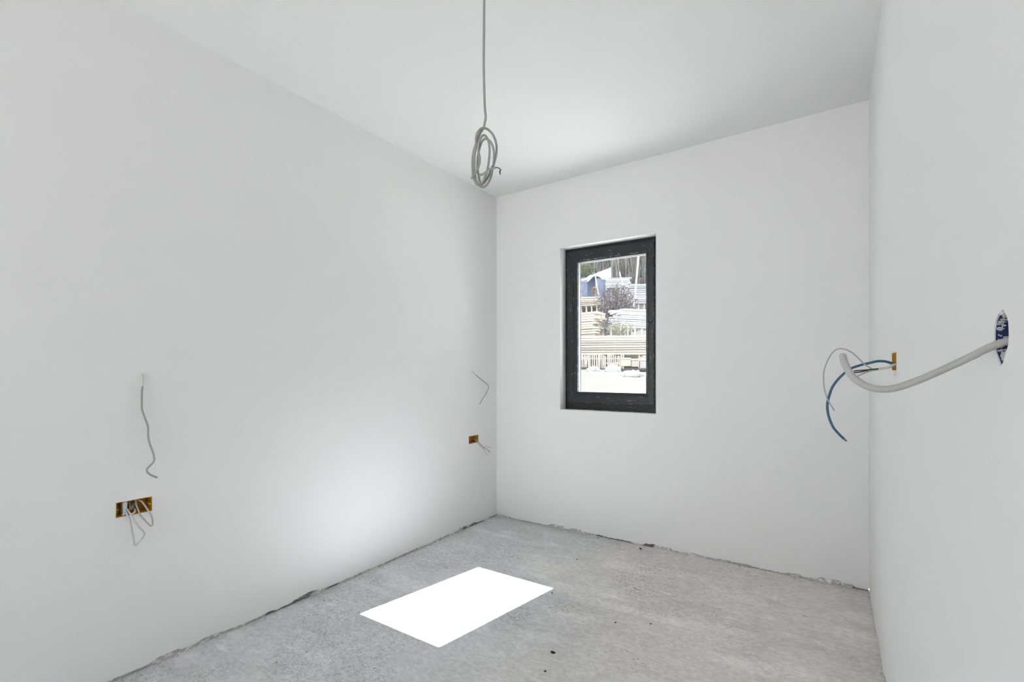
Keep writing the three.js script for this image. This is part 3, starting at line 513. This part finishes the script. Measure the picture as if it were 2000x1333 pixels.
bush('weed_clump', 1212, 660, 24.4, 0.75, 0.42, 900, 0.1, lin(0.22, 0.23, 0.185), 6, 'pale greenish weeds above the nearest stack of boards', 0.5);
bush('weed_clump', 1183, 656, 25, 0.34, 0.5, 420, 0.1, lin(0.09, 0.11, 0.15), 7, 'dark bluish weeds at the right end of the left stack', 0.5);
bush('dry_bush', 1161, 574, 35.5, 0.26, 0.26, 200, 0.09, lin(0.24, 0.16, 0.12), 8, 'small orange brown bush beside the blue shelter');
bush('green_bush', 1139, 548, 42.5, 1.0, 0.8, 1300, 0.14, lin(0.12, 0.15, 0.08), 9, 'green bush behind the left end of the blue shelter');
{ // shelter hung with pale blue sheeting
  const base = out(1166, 578, 38), t = thing('tarp_shelter', base, 'pale blue plastic sheeting draped over a ridge of poles on the slope', 'shelter', undefined, FACE), blue = mat(lin(0.2, 0.25, 0.34), 0.5, { side: THREE.DoubleSide }), blueDark = mat(lin(0.17, 0.2, 0.28), 0.6, { side: THREE.DoubleSide });
  const sheet = (fn, nu, nv) => { const g = new THREE.PlaneGeometry(1, 1, nu, nv), p = g.attributes.position; for (let i = 0; i < p.count; i++) p.setXYZ(i, ...fn(p.getX(i) + 0.5, p.getY(i) + 0.5)); g.computeVertexNormals(); return g; };
  const fold = (u, v) => 0.16 * (fbm(u * 7 + 3, v * 5, 3) - 0.5);
  part('roof_sheet', sheet((u, v) => [mix(-1.25, 1.1, u), mix(1.25, 2.5 - 0.9 * (1 - u), v) + fold(u, v) - 0.22 * Math.sin(u * 9) * (1 - v), mix(0.5, -1.3, v)], 40, 20), blue, t);
  part('side_sheet', sheet((u, v) => [mix(-0.1, 1.05, u), mix(-0.2, 1.28, v), 0.42 + fold(u * 1.4, v)], 24, 16), blueDark, t);
  part('side_sheet', sheet((u, v) => [mix(-1.25, -0.72, u), mix(-0.2, 1.2, v), 0.42 + fold(u + 4, v)], 14, 16), blueDark, t);
  part('back_sheet', sheet((u, v) => [mix(-1.25, 1.1, u), mix(-0.2, 1.7, v), -1.2 + fold(u, v + 3)], 20, 12), blueDark, t);
  for (const [x, z, h] of [[-1.22, 0.4, 1.3], [1.06, 0.4, 1.3], [-0.1, 0.4, 1.35], [1.06, -1.2, 2.4], [-1.22, -1.2, 1.6]]) part('pole', cable([[x, -0.9, z], [x + 0.02, h * 0.5, z], [x, h, z]], 0.035, V(0, 0, 0), 7, 2), woodMats[1], t);
}
function pole(px0, py0, px1, py1, d, r, label) {
  const a = out(px0, py0, d), b = out(px1, py1, d).sub(a), t = thing('wooden_pole', a, label, 'pole');
  part('shaft', cable([[b.x * -0.15, -0.9, b.z * -0.15], [0, 0, 0], [b.x * 0.52, b.y * 0.5, b.z * 0.5], b.toArray()], r, V(0, 0, 0), 8, 4), mat(lin(0.55, 0.54, 0.53), 0.8), t);
}
pole(1237, 612, 1249, 478, 31.5, 0.062, 'tall pale pole leaning to the right in front of the wood');
pole(1216, 556, 1210, 532, 36, 0.045, 'short pale post leaning to the left above the far stack');
pole(1170, 582, 1162, 536, 37, 0.045, 'short pale stake at the opening of the blue shelter');
{ // bare wood on the slope: trunks with thin branches
  const r = rng(88), barks = [[0.12, 0.114, 0.108], [0.17, 0.163, 0.158], [0.1, 0.1, 0.092], [0.22, 0.21, 0.203]].map((c) => mat(lin(...c), 0.95));
  for (let i = 0; i < 60; i++) {
    const row = Math.floor(i / 5), d = 44.5 + row * 2, px = 1131 + 31 * (i % 5) + (row % 2) * 15 + (r() - 0.5) * 9, a = out(px, 600, d); grounded(a); a.y -= 0.2;
    const h = 9 + 5 * r(), r0 = 0.045 + 0.06 * r(), t = thing('bare_tree', a, 'slender leafless tree in the wood at the top of the slope', 'tree', 'leafless trees of the wood', 0);
    const lx = (r() - 0.5) * 0.5, lz = (r() - 0.5) * 0.5, m = barks[Math.floor(r() * 4)];
    const curve = new THREE.CatmullRomCurve3([V(0, 0, 0), V(lx * 0.3, h * 0.4, lz * 0.2), V(lx, h, lz)]), g = new THREE.TubeGeometry(curve, 8, r0, 7), p = g.attributes.position;
    for (let k = 0; k < p.count; k++) { const c = curve.getPoint(Math.floor(k / 8) / 8), s = 1 - 0.75 * Math.floor(k / 8) / 8; p.setXYZ(k, mix(c.x, p.getX(k), s), p.getY(k), mix(c.z, p.getZ(k), s)); }
    part('trunk', g, m, t);
    const tw = [];
    for (let k = 0; k < 16; k++) { const s = 0.12 + 0.85 * r(), c = curve.getPoint(s), an = r() * 6.3, l = (0.3 + 0.4 * r()) * (1.1 - s * 0.5); tw.push(cable([c.toArray(), [c.x + Math.cos(an) * l * 0.5, c.y + l * 0.35, c.z + Math.sin(an) * l * 0.5], [c.x + Math.cos(an) * l, c.y + l * 0.95, c.z + Math.sin(an) * l]], r0 * 0.22, V(0, 0, 0), 4, 2)); }
    part('branches', plain(tw), m, t).userData.kind = 'stuff';
  }
}

{ // thin saplings and brush between the trees: too many to count
  const r = rng(123), n = 900;
  const line = new THREE.CatmullRomCurve3([V(0, -0.1, 0), V(0.03, 0.5, 0.02), V(0.1, 1, 0.07)]), thin = new THREE.TubeGeometry(line, 5, 0.008, 4);
  const m = new THREE.InstancedMesh(thin, mat(0xffffff, 0.95), n), o = new THREE.Object3D(), tint = new THREE.Color();
  for (let i = 0; i < n; i++) {
    const h = 1.5 + 4 * r() * r(), w = h * (0.5 + 0.5 * r()) + 1.2;
    o.position.copy(grounded(out(1122 + 165 * r(), 600, 43.5 + 20 * r()))); o.rotation.y = r() * 6.3; o.scale.set(w, h, w); o.updateMatrix(); m.setMatrixAt(i, o.matrix);
    const k = 0.09 + 0.24 * r() * r(); m.setColorAt(i, tint.setRGB(k, k * 0.94, k * 0.9));
  }
  m.name = 'undergrowth'; scene.add(m);
  tag(m, 'thin leafless saplings and brush filling the wood between the tree trunks', 'undergrowth', null, 'stuff');
}

shade(scene);
renderer.render(scene, camera);
